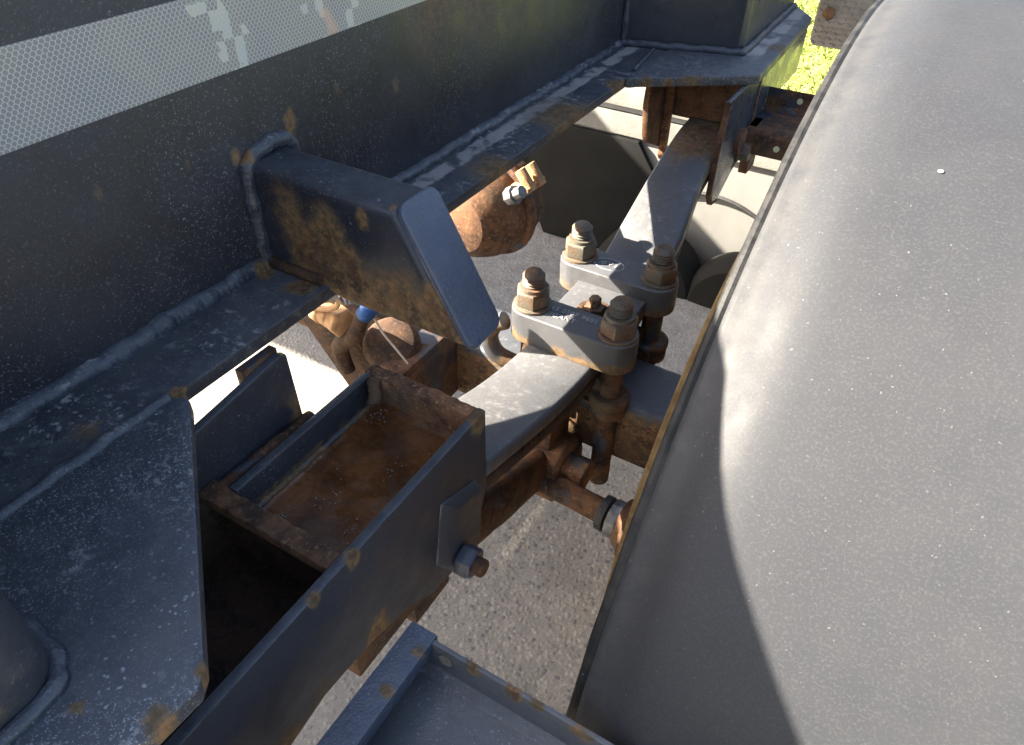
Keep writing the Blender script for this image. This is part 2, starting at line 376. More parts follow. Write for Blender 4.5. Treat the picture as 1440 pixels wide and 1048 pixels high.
M_tread = plain('tread_plate', (.26, .225, .185), (.36, .31, .26), 30, .55, .3)
M_galv = plain('sheet_grey', (.20, .2, .2), (.26, .26, .26), 20, .6)
M_bead = plain('light_paint_drip', (.55, .55, .55), (.7, .7, .7), 50, .5)
def mat_nut():
    g = G('weathered_nut'); c, n1, n2 = rust_color(g, 1.2)
    c = g.mix(g.ss(g.noise(24, 4, .6), .42, .56), c, (.095, .085, .065)); c = g.mix(.12, c, (.20, .17, .12))
    return g.out(c, .6, g.bump(n2, .0015, .5), metal=.15)
M_nut = mat_nut()
def mat_water():
    g = G('rusty_standing_water')
    n = g.noise(26, 5, .65); m = g.noise(8, 3, .6)
    c = g.mix(g.ss(n, .35, .65), (.065, .025, .009), (.17, .066, .022))
    c = g.mix(g.ss(m, .58, .74, 0, .6), c, (.060, .048, .034))
    c = g.mix(g.ss(g.noise(170, 5, .75), .50, .68, 0, .55), c, (.035, .016, .008)); c = g.mix(g.ss(g.noise(320, 3, .7), .60, .72, 0, .6), c, (.24, .13, .065))
    debris = g.math('MULTIPLY', g.specks(260, .30, .35), g.ss(g.noise(34, 3, .6), .52, .64))
    c = g.mix(g.math('MULTIPLY', debris, .7), c, (.34, .30, .26))
    f = g.math('ABSOLUTE', g.math('SUBTRACT', g.noise(9, 2, .5), .5))
    crack = g.math('MULTIPLY', g.ss(f, 0., .006, 1., 0.), g.ss(g.noise(14, 2, .5), .56, .62))
    c = g.mix(g.math('MULTIPLY', crack, .35), c, (.012, .007, .004))
    r = g.fmix(g.ss(g.noise(16, 4, .6), .42, .60), .10, .5)
    h = g.math('ADD', g.math('MULTIPLY', g.noise(120, 3, .6), .5), g.math('ADD', debris, n))
    return g.out(c, r, g.bump(h, .0015, .35))
M_water = mat_water()

# ------------------------------------------------------------------ ground, grass, wall
bm = nb(); bmesh.ops.create_grid(bm, x_segments=1, y_segments=1, size=.5)
for v in bm.verts: v.co = Vector((v.co.x*120, v.co.y*120, -.06))
o = obj('ground', bm, plain('field_turf', (.15, .20, .035), (.27, .29, .075), 9, .95, .5)); o['kind'] = 'structure'
bm = nb(); box(bm, -9, 9, -9, 1.545, -.05, 0)
o = obj('concrete_apron', bm, M_ground); o['kind'] = 'structure'
# low white wall behind the apron, carrying weathered boards
t = thing('low_white_wall', 'low smooth white wall across the far edge of the concrete, topped with boards', 'wall', (-1, 1.6, 0))
bm = nb(); box(bm, -4.5, 3.0, 1.54, 1.66, 0, .302); obj('wall_panel', bm, M_white, t, .004)
zz = .304
for k, hh in enumerate((.050, .014, .046)):
    bm = nb(); pro = .012 if hh > .03 else .002
    prism(bm, [(1.54-pro, zz), (1.66, zz), (1.66, zz+hh-.003), (1.54-pro*.2, zz+hh-.003)], 'x', -4.5, 3.0)
    obj('board', bm, M_board if hh > .03 else M_galv, t, .0015); zz += hh
fl = thing('dark_sheet', 'dark grey flat shape added against the low white wall', 'dark shape', (-.66, 1.53, 0))  # made-up sheet laid over a dark area of the wall
bm = nb(); prism(bm, [(-.792, .001), (-.80, .02), (-.848, .11), (-.875, .299), (-.56, .299), (-.515, .235), (-.49, .16), (-.47, .05), (-.46, .001)], 'y', 1.521, 1.536); obj('sheet', bm, M_darkshape, fl, .004)
for (tx, tr, lab) in ((-.245, .128, 'dark round shape added by the white wall, nearest the mudguard'), (-.475, .135, 'dark round shape added by the white wall, next to the dark sheet')):
    tt = thing('dark_mound', lab, 'tyre', (tx, 1.47, 0), 'dark round shapes by the wall')  # made-up discs, half below ground, filling dark round areas at the wall
    bm = nb(); lathe(bm, (tx, 1.42, -.004), (0, 1, 0), [(0, tr*.55), (.004, tr*.85), (.018, tr*.97), (.03, tr), (.07, tr), (.082, tr*.97), (.096, tr*.85), (.10, tr*.55)], 48); obj('tread', bm, M_darkshape, tt)  # made-up dark disc, not a tyre tread
cb_ = thing('dark_arc', 'thin dark arc added against the white wall', 'dark arc', (-.3, 1.53, .2))  # made-up strand following a thin dark line on the wall
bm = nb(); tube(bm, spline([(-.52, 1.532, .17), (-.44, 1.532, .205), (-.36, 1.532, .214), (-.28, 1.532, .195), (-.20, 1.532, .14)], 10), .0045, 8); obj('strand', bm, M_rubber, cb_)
# grass beyond the wall
def mat_grass():
    g = G('sunlit_grass'); n = g.noise(5, 4, .6); m = g.noise(60, 3, .6)
    c = g.mix(g.ss(n, .35, .65), (.16, .23, .03), (.30, .34, .07)); c = g.mix(g.ss(m, .55, .7, 0, .7), c, (.36, .30, .13))
    return g.out(c, .7)
Mg = mat_grass()
bm = nb()
for i in range(26000):
    x = random.uniform(-2.0, .5); y = random.uniform(1.75, 5.2); h = random.uniform(.015, .045); a = random.uniform(0, 2*PI)
    wv = random.uniform(.003, .006); dx, dy = math.cos(a)*wv, math.sin(a)*wv; lx, ly = random.gauss(0, .03), random.gauss(0, .03)
    p = [bm.verts.new(q) for q in ((x-dx, y-dy, -.06), (x+dx, y+dy, -.06), (x+dx*.6+lx*.5, y+dy*.6+ly*.5, -.06+h*.6), (x+lx, y+ly, -.06+h))]
    bm.faces.new((p[0], p[1], p[2])); bm.faces.new((p[0], p[2], p[3]))
me = bpy.data.meshes.new('grass'); bm.to_mesh(me); bm.free(); me.materials.append(Mg)
o = bpy.data.objects.new('grass', me); C.objects.link(o); o['kind'] = 'stuff'; o['label'] = 'sunlit yellow green grass beyond the low wall'; o['category'] = 'grass'

# ------------------------------------------------------------------ chassis frame
FZ = .631
fr = thing('chassis_frame', 'dark navy steel chassis beam with pale reflective tape along its side', 'chassis', (-.45, .6, .631))
TOPL = [(-1.2, .76), (-.14, .865), (0, .898), (.08, .920), (.17, .948), (.3, .958), (3.6, .958)]     # the beam's top tapers towards the near end
bm = nb(); prism(bm, [(-1.2, .631), (3.6, .631)]+TOPL[::-1], 'x', -.458, -.45); obj('web', bm, M_web, fr, .0008)
bm = nb(); box(bm, -.458, -.3805, -1.2, 3.6, .619, .631); obj('bottom_flange', bm, M_flange, fr, .0016)
bm = nb(); prism(bm, [(y, z+.0005) for y, z in TOPL]+[(y, z+.010) for y, z in TOPL[::-1]], 'x', -.458, -.405); obj('top_flange', bm, M_web, fr, .0015)
bm = nb(); box(bm, -.45, -.4494, -.6, 1.0, .788, .8410); obj('reflective_tape', bm, M_tape, fr)
def bead(name, pts, r, parent, mat=M_weld, ripple=.016, wob=.30):
    bm = nb(); tube(bm, pts, r, 10, wob, 85, ripple); return obj(name, bm, mat, parent, sharp=70)
bead('weld_bead', line((-.4495, .405, .6315), (-.4495, 1.14, .6315), 620), .0078, fr)
bead('weld_bead', line((-.4495, -.02, .6315), (-.4495, .362, .6315), 340), .0092, fr)
bm = nb()                                                       # overlap lump where one weld run ends
tube(bm, line((-.449, .236, .633), (-.449, .262, .633), 14), lambda s: .0102*math.sqrt(max(.05, 1-(2*s-1)**2)), 12, .2, 90); obj('weld_stop', bm, M_weld, fr, sharp=70)
# opposite beam, plus unseen blockers added to shade ground, wall and brake parts
bm = nb(); box(bm, -1.145, -1.137, -1.2, 1.1, .619, .85); obj('opposite_web', bm, M_web, fr)
bm = nb(); box(bm, -1.36, -1.2105, -.6, .38, .42, .6188); obj('opposite_hanger_blocker', bm, M_web, fr)  # unseen block where the mirrored hanger hangs, sized to shade the ground
bm = nb(); box(bm, -1.30, -1.1455, -.7, .15, .632, 1.035); obj('opposite_outrigger_blocker', bm, M_web, fr)  # unseen box added to keep sun off the brake shaft
bm = nb(); box(bm, -2.7, -1.55, .10, .83, 1.095, 1.105); box(bm, -2.7, -1.74,   .8305, 1.05, 1.095, 1.105); obj('shade_sheets', bm, M_web, fr)  # unseen sheets added to shade the far ground and wall
bm = nb(); box(bm, -1.21, -1.1455, -1.2, 1.1, .619, .631); obj('opposite_flange', bm, M_web, fr)

# stub bracket on the web
st = thing('stub_bracket', 'navy box stub with a slanted rusty end, welded to the beam web above the flange', 'bracket', (-.45, .382, .68))
bm = nb()
y0, y1 = .3585, .405
prof = [(-.4495, .6335), (-.392, .6335), (-.376, .626), (-.352, .6190), (-.247, .6185), (-.305, .7205), (-.4495, .7205)]
prism(bm, prof, 'y', y0, y1)
fin(bm)
es = [e for e in bm.edges if abs(e.verts[0].co.y-e.verts[1].co.y) < 1e-5 and not (e.verts[0].co.x < -.449 and e.verts[1].co.x < -.449)]
es = [e for e in es if (e.verts[0].co-e.verts[1].co).length > .05]
bmesh.ops.bevel(bm, geom=es, offset=.0095, segments=5, profile=.5, affect='EDGES')
obj('box_tube', bm, M_stub, st)
# slanted end cap, a rounded plate
dn = Vector((-.247+.305, 0, .6185-.7205)); ln = dn.length; dn.normalize(); nrm = Vector((-dn.z, 0, dn.x)); nrm = nrm if nrm.x > 0 else -nrm
bm = nb(); A = []; B = []
for (a, b) in roundrect(y0+.0005, y1-.0005, -.002, ln+.002, .010, 6):
    q = Vector((-.305, a, .7205))+dn*b
    A.append(bm.verts.new(q-nrm*.001)); B.append(bm.verts.new(q+nrm*.0055))
bm.faces.new(A[::-1]); bm.faces.new(B)
for i in range(len(A)): bm.faces.new((A[i], A[(i+1) % len(A)], B[(i+1) % len(A)], B[i]))
obj('end_cap', bm, M_stubend, st, .003, 3)
wl = [(-.4492, y0-.002, .634), (-.4492, y0-.003, .68), (-.4492, y0-.002, .712), (-.4492, y0+.004, .722), (-.4492, y0+.018, .7265), (-.4492, y1-.008, .7265), (-.4492, y1+.002, .720), (-.4492, y1+.003, .69), (-.4492, y1+.002, .636)]
bead('weld_bead', spline(wl, 34), .0068, st)
bead('weld_bead', line((-.442, y0-.001, .635), (-.386, y0-.001, .635), 50), .005, st, M_rustdark)

# near outrigger
o1 = thing('near_outrigger', 'navy gusset plate with flecked paint at the lower left, box bracket standing on it', 'outrigger', (-.30, .05, .631))
bm = nb()
prism(bm, [(-.3800, -.9), (-.3800, .198), (-.372, .2045), (-.366, .2035), (-.2105, .0775), (-.205, .069), (-.206, .041), (-.214, .03), (-.214, -.9)], 'z', .6205, .6325)
obj('base_plate', bm, M_plate, o1, .0022)
bead('weld_bead', line((-.380, .197, .6318), (-.380, .03, .6318), 120), .0050, o1)
bm = nb()
rr = .022
def outr_ring(z, xr, yf, sgn):
    pts = [(-.449, yf-sgn*.55), (-.449, yf)]
    for k in range(7):
        a = PI/2*(1-k/6); pts.append((xr-rr+rr*math.cos(a), yf-sgn*rr+sgn*rr*math.sin(a)))
    pts.append((xr, yf-sgn*.55)); return [Vector((x, y, z)) for x, y in pts]
def outrigger_box(name, xr, yf, sgn, ztop_web, ztop_end, parent, mat):
    bm = nb(); lo = outr_ring(.6328, xr, yf, sgn); hi = outr_ring(.6328, xr, yf, sgn)
    for p in hi:
        f = (p.x+.449)/(xr+.449); p.z = ztop_web+(ztop_end-ztop_web)*f
    A = [bm.verts.new(p) for p in lo]; B = [bm.verts.new(p) for p in hi]
    for i in range(len(A)-1): bm.faces.new((A[i], A[i+1], B[i+1], B[i]))
    bm.faces.new(B); bm.faces.new(A[::-1]); bm.faces.new((A[-1], A[0], B[0], B[-1]))
    return obj(name, bm, mat, parent)
outrigger_box('box_section', -.262, .045, 1, .88, .76, o1, M_out)
wl = [(-.44, .047, .633), (-.36, .047, .633), (-.29, .0465, .633), (-.268, .041, .633), (-.260, .026, .633), (-.2600, -.05, .633), (-.2600, -.3, .633)]
bead('weld_bead', spline(wl, 44), .0052, o1, wob=.3)

# far outrigger
o2 = thing('far_outrigger', 'far navy outrigger plate with chalk scrawl, carrying a grey sided box bracket', 'outrigger', (-.30, 1.2, .631))
bm = nb(); prism(bm, [(-.3800, .951), (-.374, .953), (-.3675, .9605), (-.236, 1.058), (-.229, 1.068), (-.2385, 1.404), (-.30, 1.50), (-.3800, 1.50)], 'z', .6195, .6325)
obj('base_plate', bm, M_plate, o2, .0022)
bm = nb()
lo = [(-.449, 1.092), (-.304, 1.134), (-.286, 1.141), (-.280, 1.152), (-.284, 1.46), (-.449, 1.46)]
A = [bm.verts.new((x, y, .6328)) for x, y in lo]; B = [bm.verts.new((x, y, 1.0-.16*(x+.449)/.17)) for x, y in lo]
for i in range(len(A)): bm.faces.new((A[i], A[(i+1) % len(A)], B[(i+1) % len(A)], B[i]))
bm.faces.new(B); bm.faces.new(A[::-1]); obj('box_section', bm, M_out, o2, .0015)
wl = [(-.446, 1.088, .635), (-.40, 1.10, .635), (-.33, 1.122, .635), (-.285, 1.136, .635), (-.277, 1.155, .635), (-.280, 1.3, .635), (-.281, 1.45, .635)]
bead('weld_bead', spline(wl, 24), .0058, o2)
bead('weld_bead', line((-.383, .985, .6333), (-.395, 1.085, .6333), 60), .003, o2)
bead('weld_bead', line((-.4465, 1.0905, .64), (-.4465, 1.0905, .9), 90), .005, o2)
# near spring hanger (open box with rusty water)
h1 = thing('near_spring_hanger', 'open topped navy hanger box holding rusty water, under the gusset plate', 'spring hanger', (-.29, .27, .50))
bm = nb()
prism(bm, [(-.6, .5585), (.3655, .5585), (.3655, .4620), (.352, .43), (.34, .400), (.28, .41), (.25, .432), (.20, .447), (.15, .452), (.08, .436), (-.6, .42)], 'x', -.2425, -.2345)
obj('outer_plate', bm, M_hang, h1, .0016)
bm = nb(); box(bm, -.3495, -.3415, .1995, .3515, .505, .5585); obj('inner_plate', bm, M_hin, h1, .0016)
bm = nb(); box(bm, -.3495, -.2427, .3518, .3650, .512, .5588)
bmesh.ops.subdivide_edges(bm, edges=[e for e in bm.edges if abs(e.verts[0].co.x-e.verts[1].co.x) > .05], cuts=40)
for v in bm.verts:
    if v.co.z > .55: v.co.z += .0018*mn.noise(v.co*120); v.co.y += .0015*mn.noise(v.co*90+Vector((3, 1, 0)))
obj('end_plate', bm, M_rustedge, h1, .0016)
bm = nb(); box(bm, -.3655, -.2427, .1835, .1993, .5475, .5580)
bmesh.ops.subdivide_edges(bm, edges=[e for e in bm.edges if abs(e.verts[0].co.x-e.verts[1].co.x) > .05], cuts=44)
for v in bm.verts:
    if v.co.z > .55: v.co.z += .002*mn.noise(v.co*110); v.co.y += .0018*mn.noise(v.co*80+Vector((0, 5, 0)))
obj('divider_plate', bm, M_rustp, h1, .0016)
bm = nb(); box(bm, -.3655, -.2427, .1945, .1990, .4865, .5470); obj('divider_web', bm, M_pit, h1)
bm = nb(); bmesh.ops.create_grid(bm, x_segments=60, y_segments=90, size=.5)
for v in bm.verts:
    v.co = Vector((-.292+v.co.x*.0985, .2755+v.co.y*.152, .5285))
    e = min(v.co.x+.3412, -.2428-v.co.x, v.co.y-.1995, .3515-v.co.y)
    v.co.z += .0028*max(0, 1-e/.007)+.0007*mn.noise(v.co*70)
obj('rusty_water', bm, M_water, h1, sharp=80)
bead('weld_bead', line((-.3395, .205, .5305), (-.3395, .348, .5305), 80), .0028, h1, M_hin)
bead('weld_bead', spline([(-.336, .349, .56), (-.3345, .345, .555), (-.331, .341, .549), (-.328, .336, .543)], 8), .0055, h1, M_rustp, .06, .4)
bm = nb()                                                        # foam and grit at the corners of the pool
for (cx, cy, n) in ((-.327, .337, 26), (-.322, .21, 22), (-.30, .25, 16), (-.275, .29, 14), (-.262, .23, 10), (-.255, .33, 10)):
    for i in range(n):
        p = Vector((cx+random.gauss(0, .006), cy+random.gauss(0, .006), .5292)); r = random.uniform(.0003, .0009)
        if -.34 < p.x < -.245 and .201 < p.y < .35: bmesh.ops.create_icosphere(bm, subdivisions=1, radius=r, matrix=Matrix.Translation(p))
o = obj('grit', bm, plain('grit_flakes', (.16, .14, .115), (.34, .31, .27), 200, .5), h1); o['kind'] = 'stuff'
bm = nb(); box(bm, -.365, -.2427, -.6, .3515, .478, .486); obj('pit_floor', bm, M_pit, h1)
bm = nb(); prism(bm, [(-.6, .42), (.30, .42), (.30, .5355), (.1992, .5355), (.1992, .5472), (.1832, .5472), (.1832, .556), (-.6, .556)], 'x', -.3662, -.3560); obj('inner_plate', bm, M_pit, h1, label='dark rusty inner wall in front of the divider')
# side plate hung just below the flange
bm = nb(); prism(bm, [(-.3, .6005), (.19, .6045), (.283, .6165), (.289, .6135), (.2915, .540), (-.3, .540)], 'x', -.3725, -.3655)
obj('side_plate', bm, M_hang, h1, .0014)
bead('weld_bead', line((-.361, .19, .549), (-.361, .296, .545), 60), .006, h1, M_rustp, .06, .4)
bm = nb(); box(bm, -.3655, -.3497, .1995, .296, .536, .5475); obj('ledge_plate', bm, M_rustp, h1, .001)
bm = nb(); box(bm, -.3805, -.3728, .252, .287, .596, .6185); obj('slot_block', bm, M_rustp, h1, .001)
# doubler lug with a bevelled edge and the pivot bolt
bm = nb()
inn = [(.311, .497), (.3465, .4855), (.342, .418), (.318, .407), (.298, .440)]
out_ = [(.296, .512), (.347, .4925), (.3425, .412), (.308, .405), (.284, .445)]
A = [bm.verts.new((-.2343, y, z)) for y, z in out_]; B = [bm.verts.new((-.2265, y, z)) for y, z in inn]
bm.faces.new(A[::-1]); bm.faces.new(B)
for i in range(5): bm.faces.new((A[i], A[(i+1) % 5], B[(i+1) % 5], B[i]))
obj('doubler_lug', bm, M_hang, h1, .0015)
bm = nb(); lathe(bm, (-.245, .309, .433), (1, 0, 0), [(0, .010), (.020, .010), (.020, .0140), (.0215, .0150), (.032, .0150), (.0350, .0135)], 6, .3)
pb = obj('pivot_nut', bm, paint('pivot_nut_paint', base=(.03, .036, .055), specks=.05, rough=.3), h1, .0012)
bm = nb(); lathe(bm, (-.2102, .309, .433), (1, 0, 0), [(0, .0082), (.008, .0082), (.0095, .007)], 20); obj('bolt_end', bm, M_rustp, pb, .0006)
bm = nb()
for (a, b, c, d) in ((.262, .315, .375, .447), (.19, .268, .40, .452)): box(bm, -.262, -.2435, a, b, c, d)
obj('inner_lug', bm, M_rustdark, h1, .003)

# far spring hanger
h2 = thing('far_spring_hanger', 'rusty far hanger pocket that holds the upper end of the leaf spring', 'spring hanger', (-.29, 1.07, .56))
bm = nb(); box(bm, -.3715, -.2385, 1.125, 1.135, .530, .6193); obj('back_plate', bm, M_rust, h2, .001)
bm = nb(); prism(bm, [(1.038, .6193), (1.034, .57), (1.046, .52), (1.056, .506), (1.135, .470), (1.145, .6193)], 'x', -.3815, -.3720); obj('left_plate', bm, M_rust, h2, .0015)
bm = nb(); prism(bm, [(1.105, .6193), (1.105, .47), (1.112, .46), (1.118, .47), (1.118, .6193)], 'x', -.3718, -.3610); obj('stiffener', bm, M_ochre, h2, .001)
bm = nb(); prism(bm, [(.978, .6193), (.982, .615), (.9714, .55), (.9735, .488), (.988, .468), (1.0143, .463), (1.047, .478), (1.10, .50), (1.16, .526), (1.20, .545), (1.40, .545), (1.40, .6193)], 'x', -.2460, -.2400); obj('right_plate', bm, M_farhang, h2, .001)
bm = nb(); prism(bm, [(.9765, .6188), (.9805, .615), (.9698, .55), (.972, .488), (.987, .467), (1.0143, .4618), (1.016, .4645), (.990, .4700), (.9765, .489), (.9745, .55), (.985, .615), (.982, .6188)], 'x', -.2466, -.2394); obj('rust_edge', bm, M_rustp, h2)
bm = nb(); box(bm, -.275, -.2465, 1.395, 1.41, .54, .6193); obj('end_plate', bm, M_rustdark, h2, .001)
bm = nb(); lathe(bm, (-.2400, 1.085, .515), (1, 0, 0), [(0, .017), (.004, .017), (.004, .0145), (.018, .0145)], 6); obj('pivot_nut', bm, M_nut, h2, .001)
bm = nb(); box(bm, -.2398, -.226, 1.11, 1.15, .47, .545); obj('lug', bm, M_rustp, h2, .0015)

# ------------------------------------------------------------------ leaf spring
ls = thing('leaf_spring', 'thick curved leaf spring running from the water filled hanger up to the far hanger', 'leaf spring', (-.268, .66, .44))
prof = spline([(0, 0.3, 0.518), (0, 0.357, 0.5), (0, 0.447, 0.473), (0, 0.5, 0.4595), (0, 0.56, 0.4505), (0, 0.66, 0.4465), (0, 0.773, 0.4615), (0, 0.834, 0.485), (0, 0.93, 0.525), (0, 1.01, 0.55), (0, 1.06, 0.557)], 8)
def at(y):
    for p, q in zip(prof, prof[1:]):
        if p.y <= y <= q.y: return p.lerp(q, (y-p.y)/(q.y-p.y))
def leaf(off, th, y0, y1, x0, x1):
    bm = nb(); top = []; bot = []
    P = sorted([p for p in prof if y0 <= p.y <= y1]+[at(.3670), at(.3676)], key=lambda p: p.y)
    for i, p in enumerate(P):
        d = (P[min(i+1, len(P)-1)]-P[max(i-1, 0)]).normalized(); n = Vector((0, -d.z, d.y))
        top.append(p-n*off); bot.append(p-n*(off+th))
    def ring(t, b, x1):
        e = .0035
        pts = [(x0, b.lerp(t, .18)), (x0, b.lerp(t, .80)), (x0+e*.35, b.lerp(t, .94)), (x0+e, t), (x1-e*1.6, t), (x1-e*.6, b.lerp(t, .93)), (x1, b.lerp(t, .72)), (x1, b.lerp(t, .2)), (x1-e, b), (x0+e, b)]
        return [bm.verts.new((x, q.y, q.z)) for x, q in pts]
    R = []
    for t, b in zip(top, bot):
        R.append(ring(t, b, -.2465 if t.y < .3672 else x1-.0145*min(1, max(0, (t.y-.84)/.10))))
    n = len(R[0])
    for A, B in zip(R, R[1:]):
        for k in range(n): bm.faces.new((A[k], A[(k+1) % n], B[(k+1) % n], B[k]))
    bm.faces.new(R[0][::-1]); bm.faces.new(R[-1]); return bm
obj('main_leaf', leaf(0, .0195, .30, 1.06, -.317, -.2325), M_leaf, ls, sharp=50)
obj('second_leaf', leaf(.0208, .017, .33, .985, -.3155, -.2342), M_leafside, ls, sharp=50)
bm = nb(); tube(bm, [(-.317, 1.068, .536), (-.2325, 1.068, .536)], .019, 24); obj('spring_eye', bm, M_rust, ls, .001)

# spring clamp (cast top plate)
sc = thing('spring_clamp_plate', 'cast clamp plate with two ridges and raised lettering bolted over the leaf spring', 'clamp plate', (-.268, .66, .46))
def rib(yc, hw, x0, x1, z0, z1):
    pts = []
    def cap(cx, r, a0):
        for k in range(13):
            a = math.radians(a0+180*k/12); pts.append((cx+r*math.cos(a), yc+r*math.sin(a)))
    cap(x1-hw, hw, -90); cap(x0+hw, hw, 90)
    bm = nb(); A = [bm.verts.new((x, y, z0)) for x, y in pts]
    Bv = [bm.verts.new((x, yc+(y-yc)*.97, z1)) for x, y in pts]
    n = len(pts); bm.faces.new(A[::-1]); bm.faces.new(Bv)
    for i in range(n): bm.faces.new((A[i], A[(i+1) % n], Bv[(i+1) % n], Bv[i]))
    return bm
obj('near_ridge', rib(.6045, .0235, -.3470, -.1935, .4480, .4870), M_clamp, sc, .0027, 3)
obj('far_ridge', rib(.7285, .0270, -.3490, -.1955, .4500, .4875), M_clamp, sc, .0027, 3)
bm = nb()
ring = roundrect(-.312, -.222, .6245, .706, .004, 3)
box(bm, -.3125, -.2225, .622, .705, .4480, .4705)
obj('middle_web', bm, M_clamp, sc, .003, 3)
bm = nb(); lathe(bm, (-.2665, .651, .4695), (0, 0, 1), [(0, .0205), (.0045, .0205), (.0045, .0145), (.001, .0135), (.001, .0135)], 32); obj('bolt_recess', bm, M_rustdark, sc, .001)
bm = nb(); lathe(bm, (-.2665, .651, .470), (0, 0, 1), [(0, .0125), (.009, .0125), (.009, .0075), (.020, .0075), (.0215, .006)], 6)
cb = obj('center_bolt', bm, M_nut, sc, .0008)
def text(name, body, size, mtx, mat, parent, ext=.0004):
    cu = bpy.data.curves.new(name, 'FONT'); cu.body = body; cu.size = size; cu.extrude = ext; cu.resolution_u = 2; cu.align_x = 'CENTER'; cu.align_y = 'CENTER'
    to = bpy.data.objects.new(name, cu); C.objects.link(to); dg = bpy.context.evaluated_depsgraph_get()
    me = bpy.data.meshes.new_from_object(to.evaluated_get(dg)); bpy.data.objects.remove(to)
    me.transform(mtx); me.transform(Matrix.Translation(-parent.location)); me.materials.append(mat)
    o = bpy.data.objects.new(name, me); C.objects.link(o); o.parent = parent; return o
M_letter = plain('worn_cast_lettering', (.20, .20, .21), (.36, .36, .37), 400, .5, .3)
text('cast_lettering', '9165 0207 9601', .0105, Matrix.Translation((-.279, .6125, .4873)) @ Matrix.Rotation(math.radians(1), 4, 'Z'), M_letter, sc)
text('cast_lettering', 'GIGANT', .0105, Matrix.Translation((-.286, .6000, .4873)) @ Matrix.Rotation(math.radians(1), 4, 'Z'), M_letter, sc)
text('cast_emblem', 'G V S', .0095, Matrix.Translation((-.285, .729, .4878)), M_letter, sc)
bm = nb(); tube(bm, [(-.285+.019*math.cos(a*PI/18), .729+.0125*math.sin(a*PI/18), .4877) for a in range(37)], .0006, 6); obj('emblem_ring', bm, M_letter, sc)

# U-bolts with their nuts
M_ubolt = rust('ubolt_rust', .85, paint_left=.25)
def ubolt(label, yc, xl, xr, ztop):
    u = thing('u_bolt', label, 'u-bolt', (-.268, yc, .40), None)
    for x in (xl, xr):
        bm = nb(); tube(bm, line((x, yc, .255), (x, yc, .46), 12), .0128, 18, .05, 60); obj('rod', bm, M_ubolt, u)
        bm = nb(); lathe(bm, (x, yc, .389), (0, 0, 1), [(0, .0225), (.003, .0245), (.010, .0245), (.0135, .021), (.0135, .014)], 28); obj('collar', bm, M_ubolt, u, .0008)
        bm = nb(); lathe(bm, (x, yc, .4868), (0, 0, 1), [(0, .0225), (.0032, .0225), (.0034, .0212), (.004, .0212)], 32); obj('washer', bm, M_nut, u, .0006)
        ph = random.uniform(0, 1)
        bm = nb(); lathe(bm, (x, yc, .4905), (0, 0, 1), [(0, .0195), (.0015, .0208), (.017, .0208), (.0195, .019), (.0195, .0128)], 6, ph); n_ = obj('nut', bm, M_nut, u, .0012)
        bm = nb(); pr = [(0, .0165), (.004, .0160), (.0045, .0125)]
        z = .0045
        while z < ztop: pr += [(z, .0108), (z+.0019, .0128)]; z += .0036
        pr += [(z, .011), (z+.003, .0090)]
        lathe(bm, (x, yc, .5098), (0, 0, 1), pr, 22); obj('stud_thread', bm, M_nut, n_, sharp=60)
ubolt('near u-bolt with two capped nuts on the ridge with lettering', .6060, -.3235, -.2175, .017)
ubolt('far u-bolt with two capped nuts on the ridge with the oval emblem', .7300, -.3255, -.2195, .017)

# ------------------------------------------------------------------ axle
ax = thing('axle', 'square rusty axle beam with a dark top, crossing beneath the leaf spring', 'axle', (-.3, .66, .337))
bm = nb(); prism(bm, roundrect(.612, .706, .292, .385, .009, 4), 'x', -1.35, .2); obj('axle_tube', bm, M_axle, ax)
bm = nb(); box(bm, -.312, -.224, .60, .722, .3855, .420); obj('spring_seat', bm, M_rustdark, ax, .003)
for yy in (.606, .730):
    bm = nb()
    for x in (-.3235, -.2175): lathe(bm, (x, yy, .374), (0, 0, 1), [(0, .0215), (.0148, .0215)], 24)
    box(bm, -.3235, -.2175, yy-.012, yy+.012, .375, .388)
    obj('seat_lug', bm, M_rustp, ax, .001)
bm = nb(); box(bm, -.470, -.436, .50, .6115, .398, .408); box(bm, -.4430, -.4362, .50, .6115, .30, .3975); obj('angle_bracket', bm, M_rustp, ax, .0015)
bm = nb(); tube(bm, spline([(-.352, .592, .462), (-.366, .59, .452), (-.372, .59, .43), (-.362, .592, .408), (-.335, .60, .396)], 8), .011, 14); obj('seat_loop', bm, M_clamp, ax)

# radius rod with its rear eye
rd = thing('radius_rod', 'rusty radius rod from the hanger lug to a big bolted eye below the spring', 'suspension rod', (-.27, .43, .37))
bm = nb(); a = Vector((-.270, .27, .415)); b = Vector((-.272, .548, .300))
pts = line(a, b, 16); tube(bm, pts, lambda s: .026+.006*math.sin(s*PI), 18, .05, 30)
for v in bm.verts: v.co.x = -.270+(v.co.x+.270)*.62
obj('rod', bm, M_rustp, rd)
bm = nb(); lathe(bm, (-.288, .566, .292), (1, 0, 0), [(0, .034), (.003, .044), (.040, .044), (.045, .039), (.045, .020)], 32); ey = obj('eye', bm, M_rust, rd, .0015)
bm = nb(); lathe(bm, (-.2985, .564, .294), (1, 0, 0), [(0, .040), (.0085, .040)], 32); obj('rubber_ring', bm, M_rubber, rd, .001)
bm = nb(); lathe(bm, (-.2435, .562, .300), (1, 0, 0), [(0, .0225), (.026, .0225), (.028, .0205)], 6, .35); obj('bolt_head', bm, M_ochre, ey, .0015)
bm = nb(); prism(bm, [(.545, .31), (.552, .40), (.60, .42), (.60, .30), (.585, .27)], 'x', -.286, -.262); obj('eye_bracket', bm, M_rustp, rd, .003)

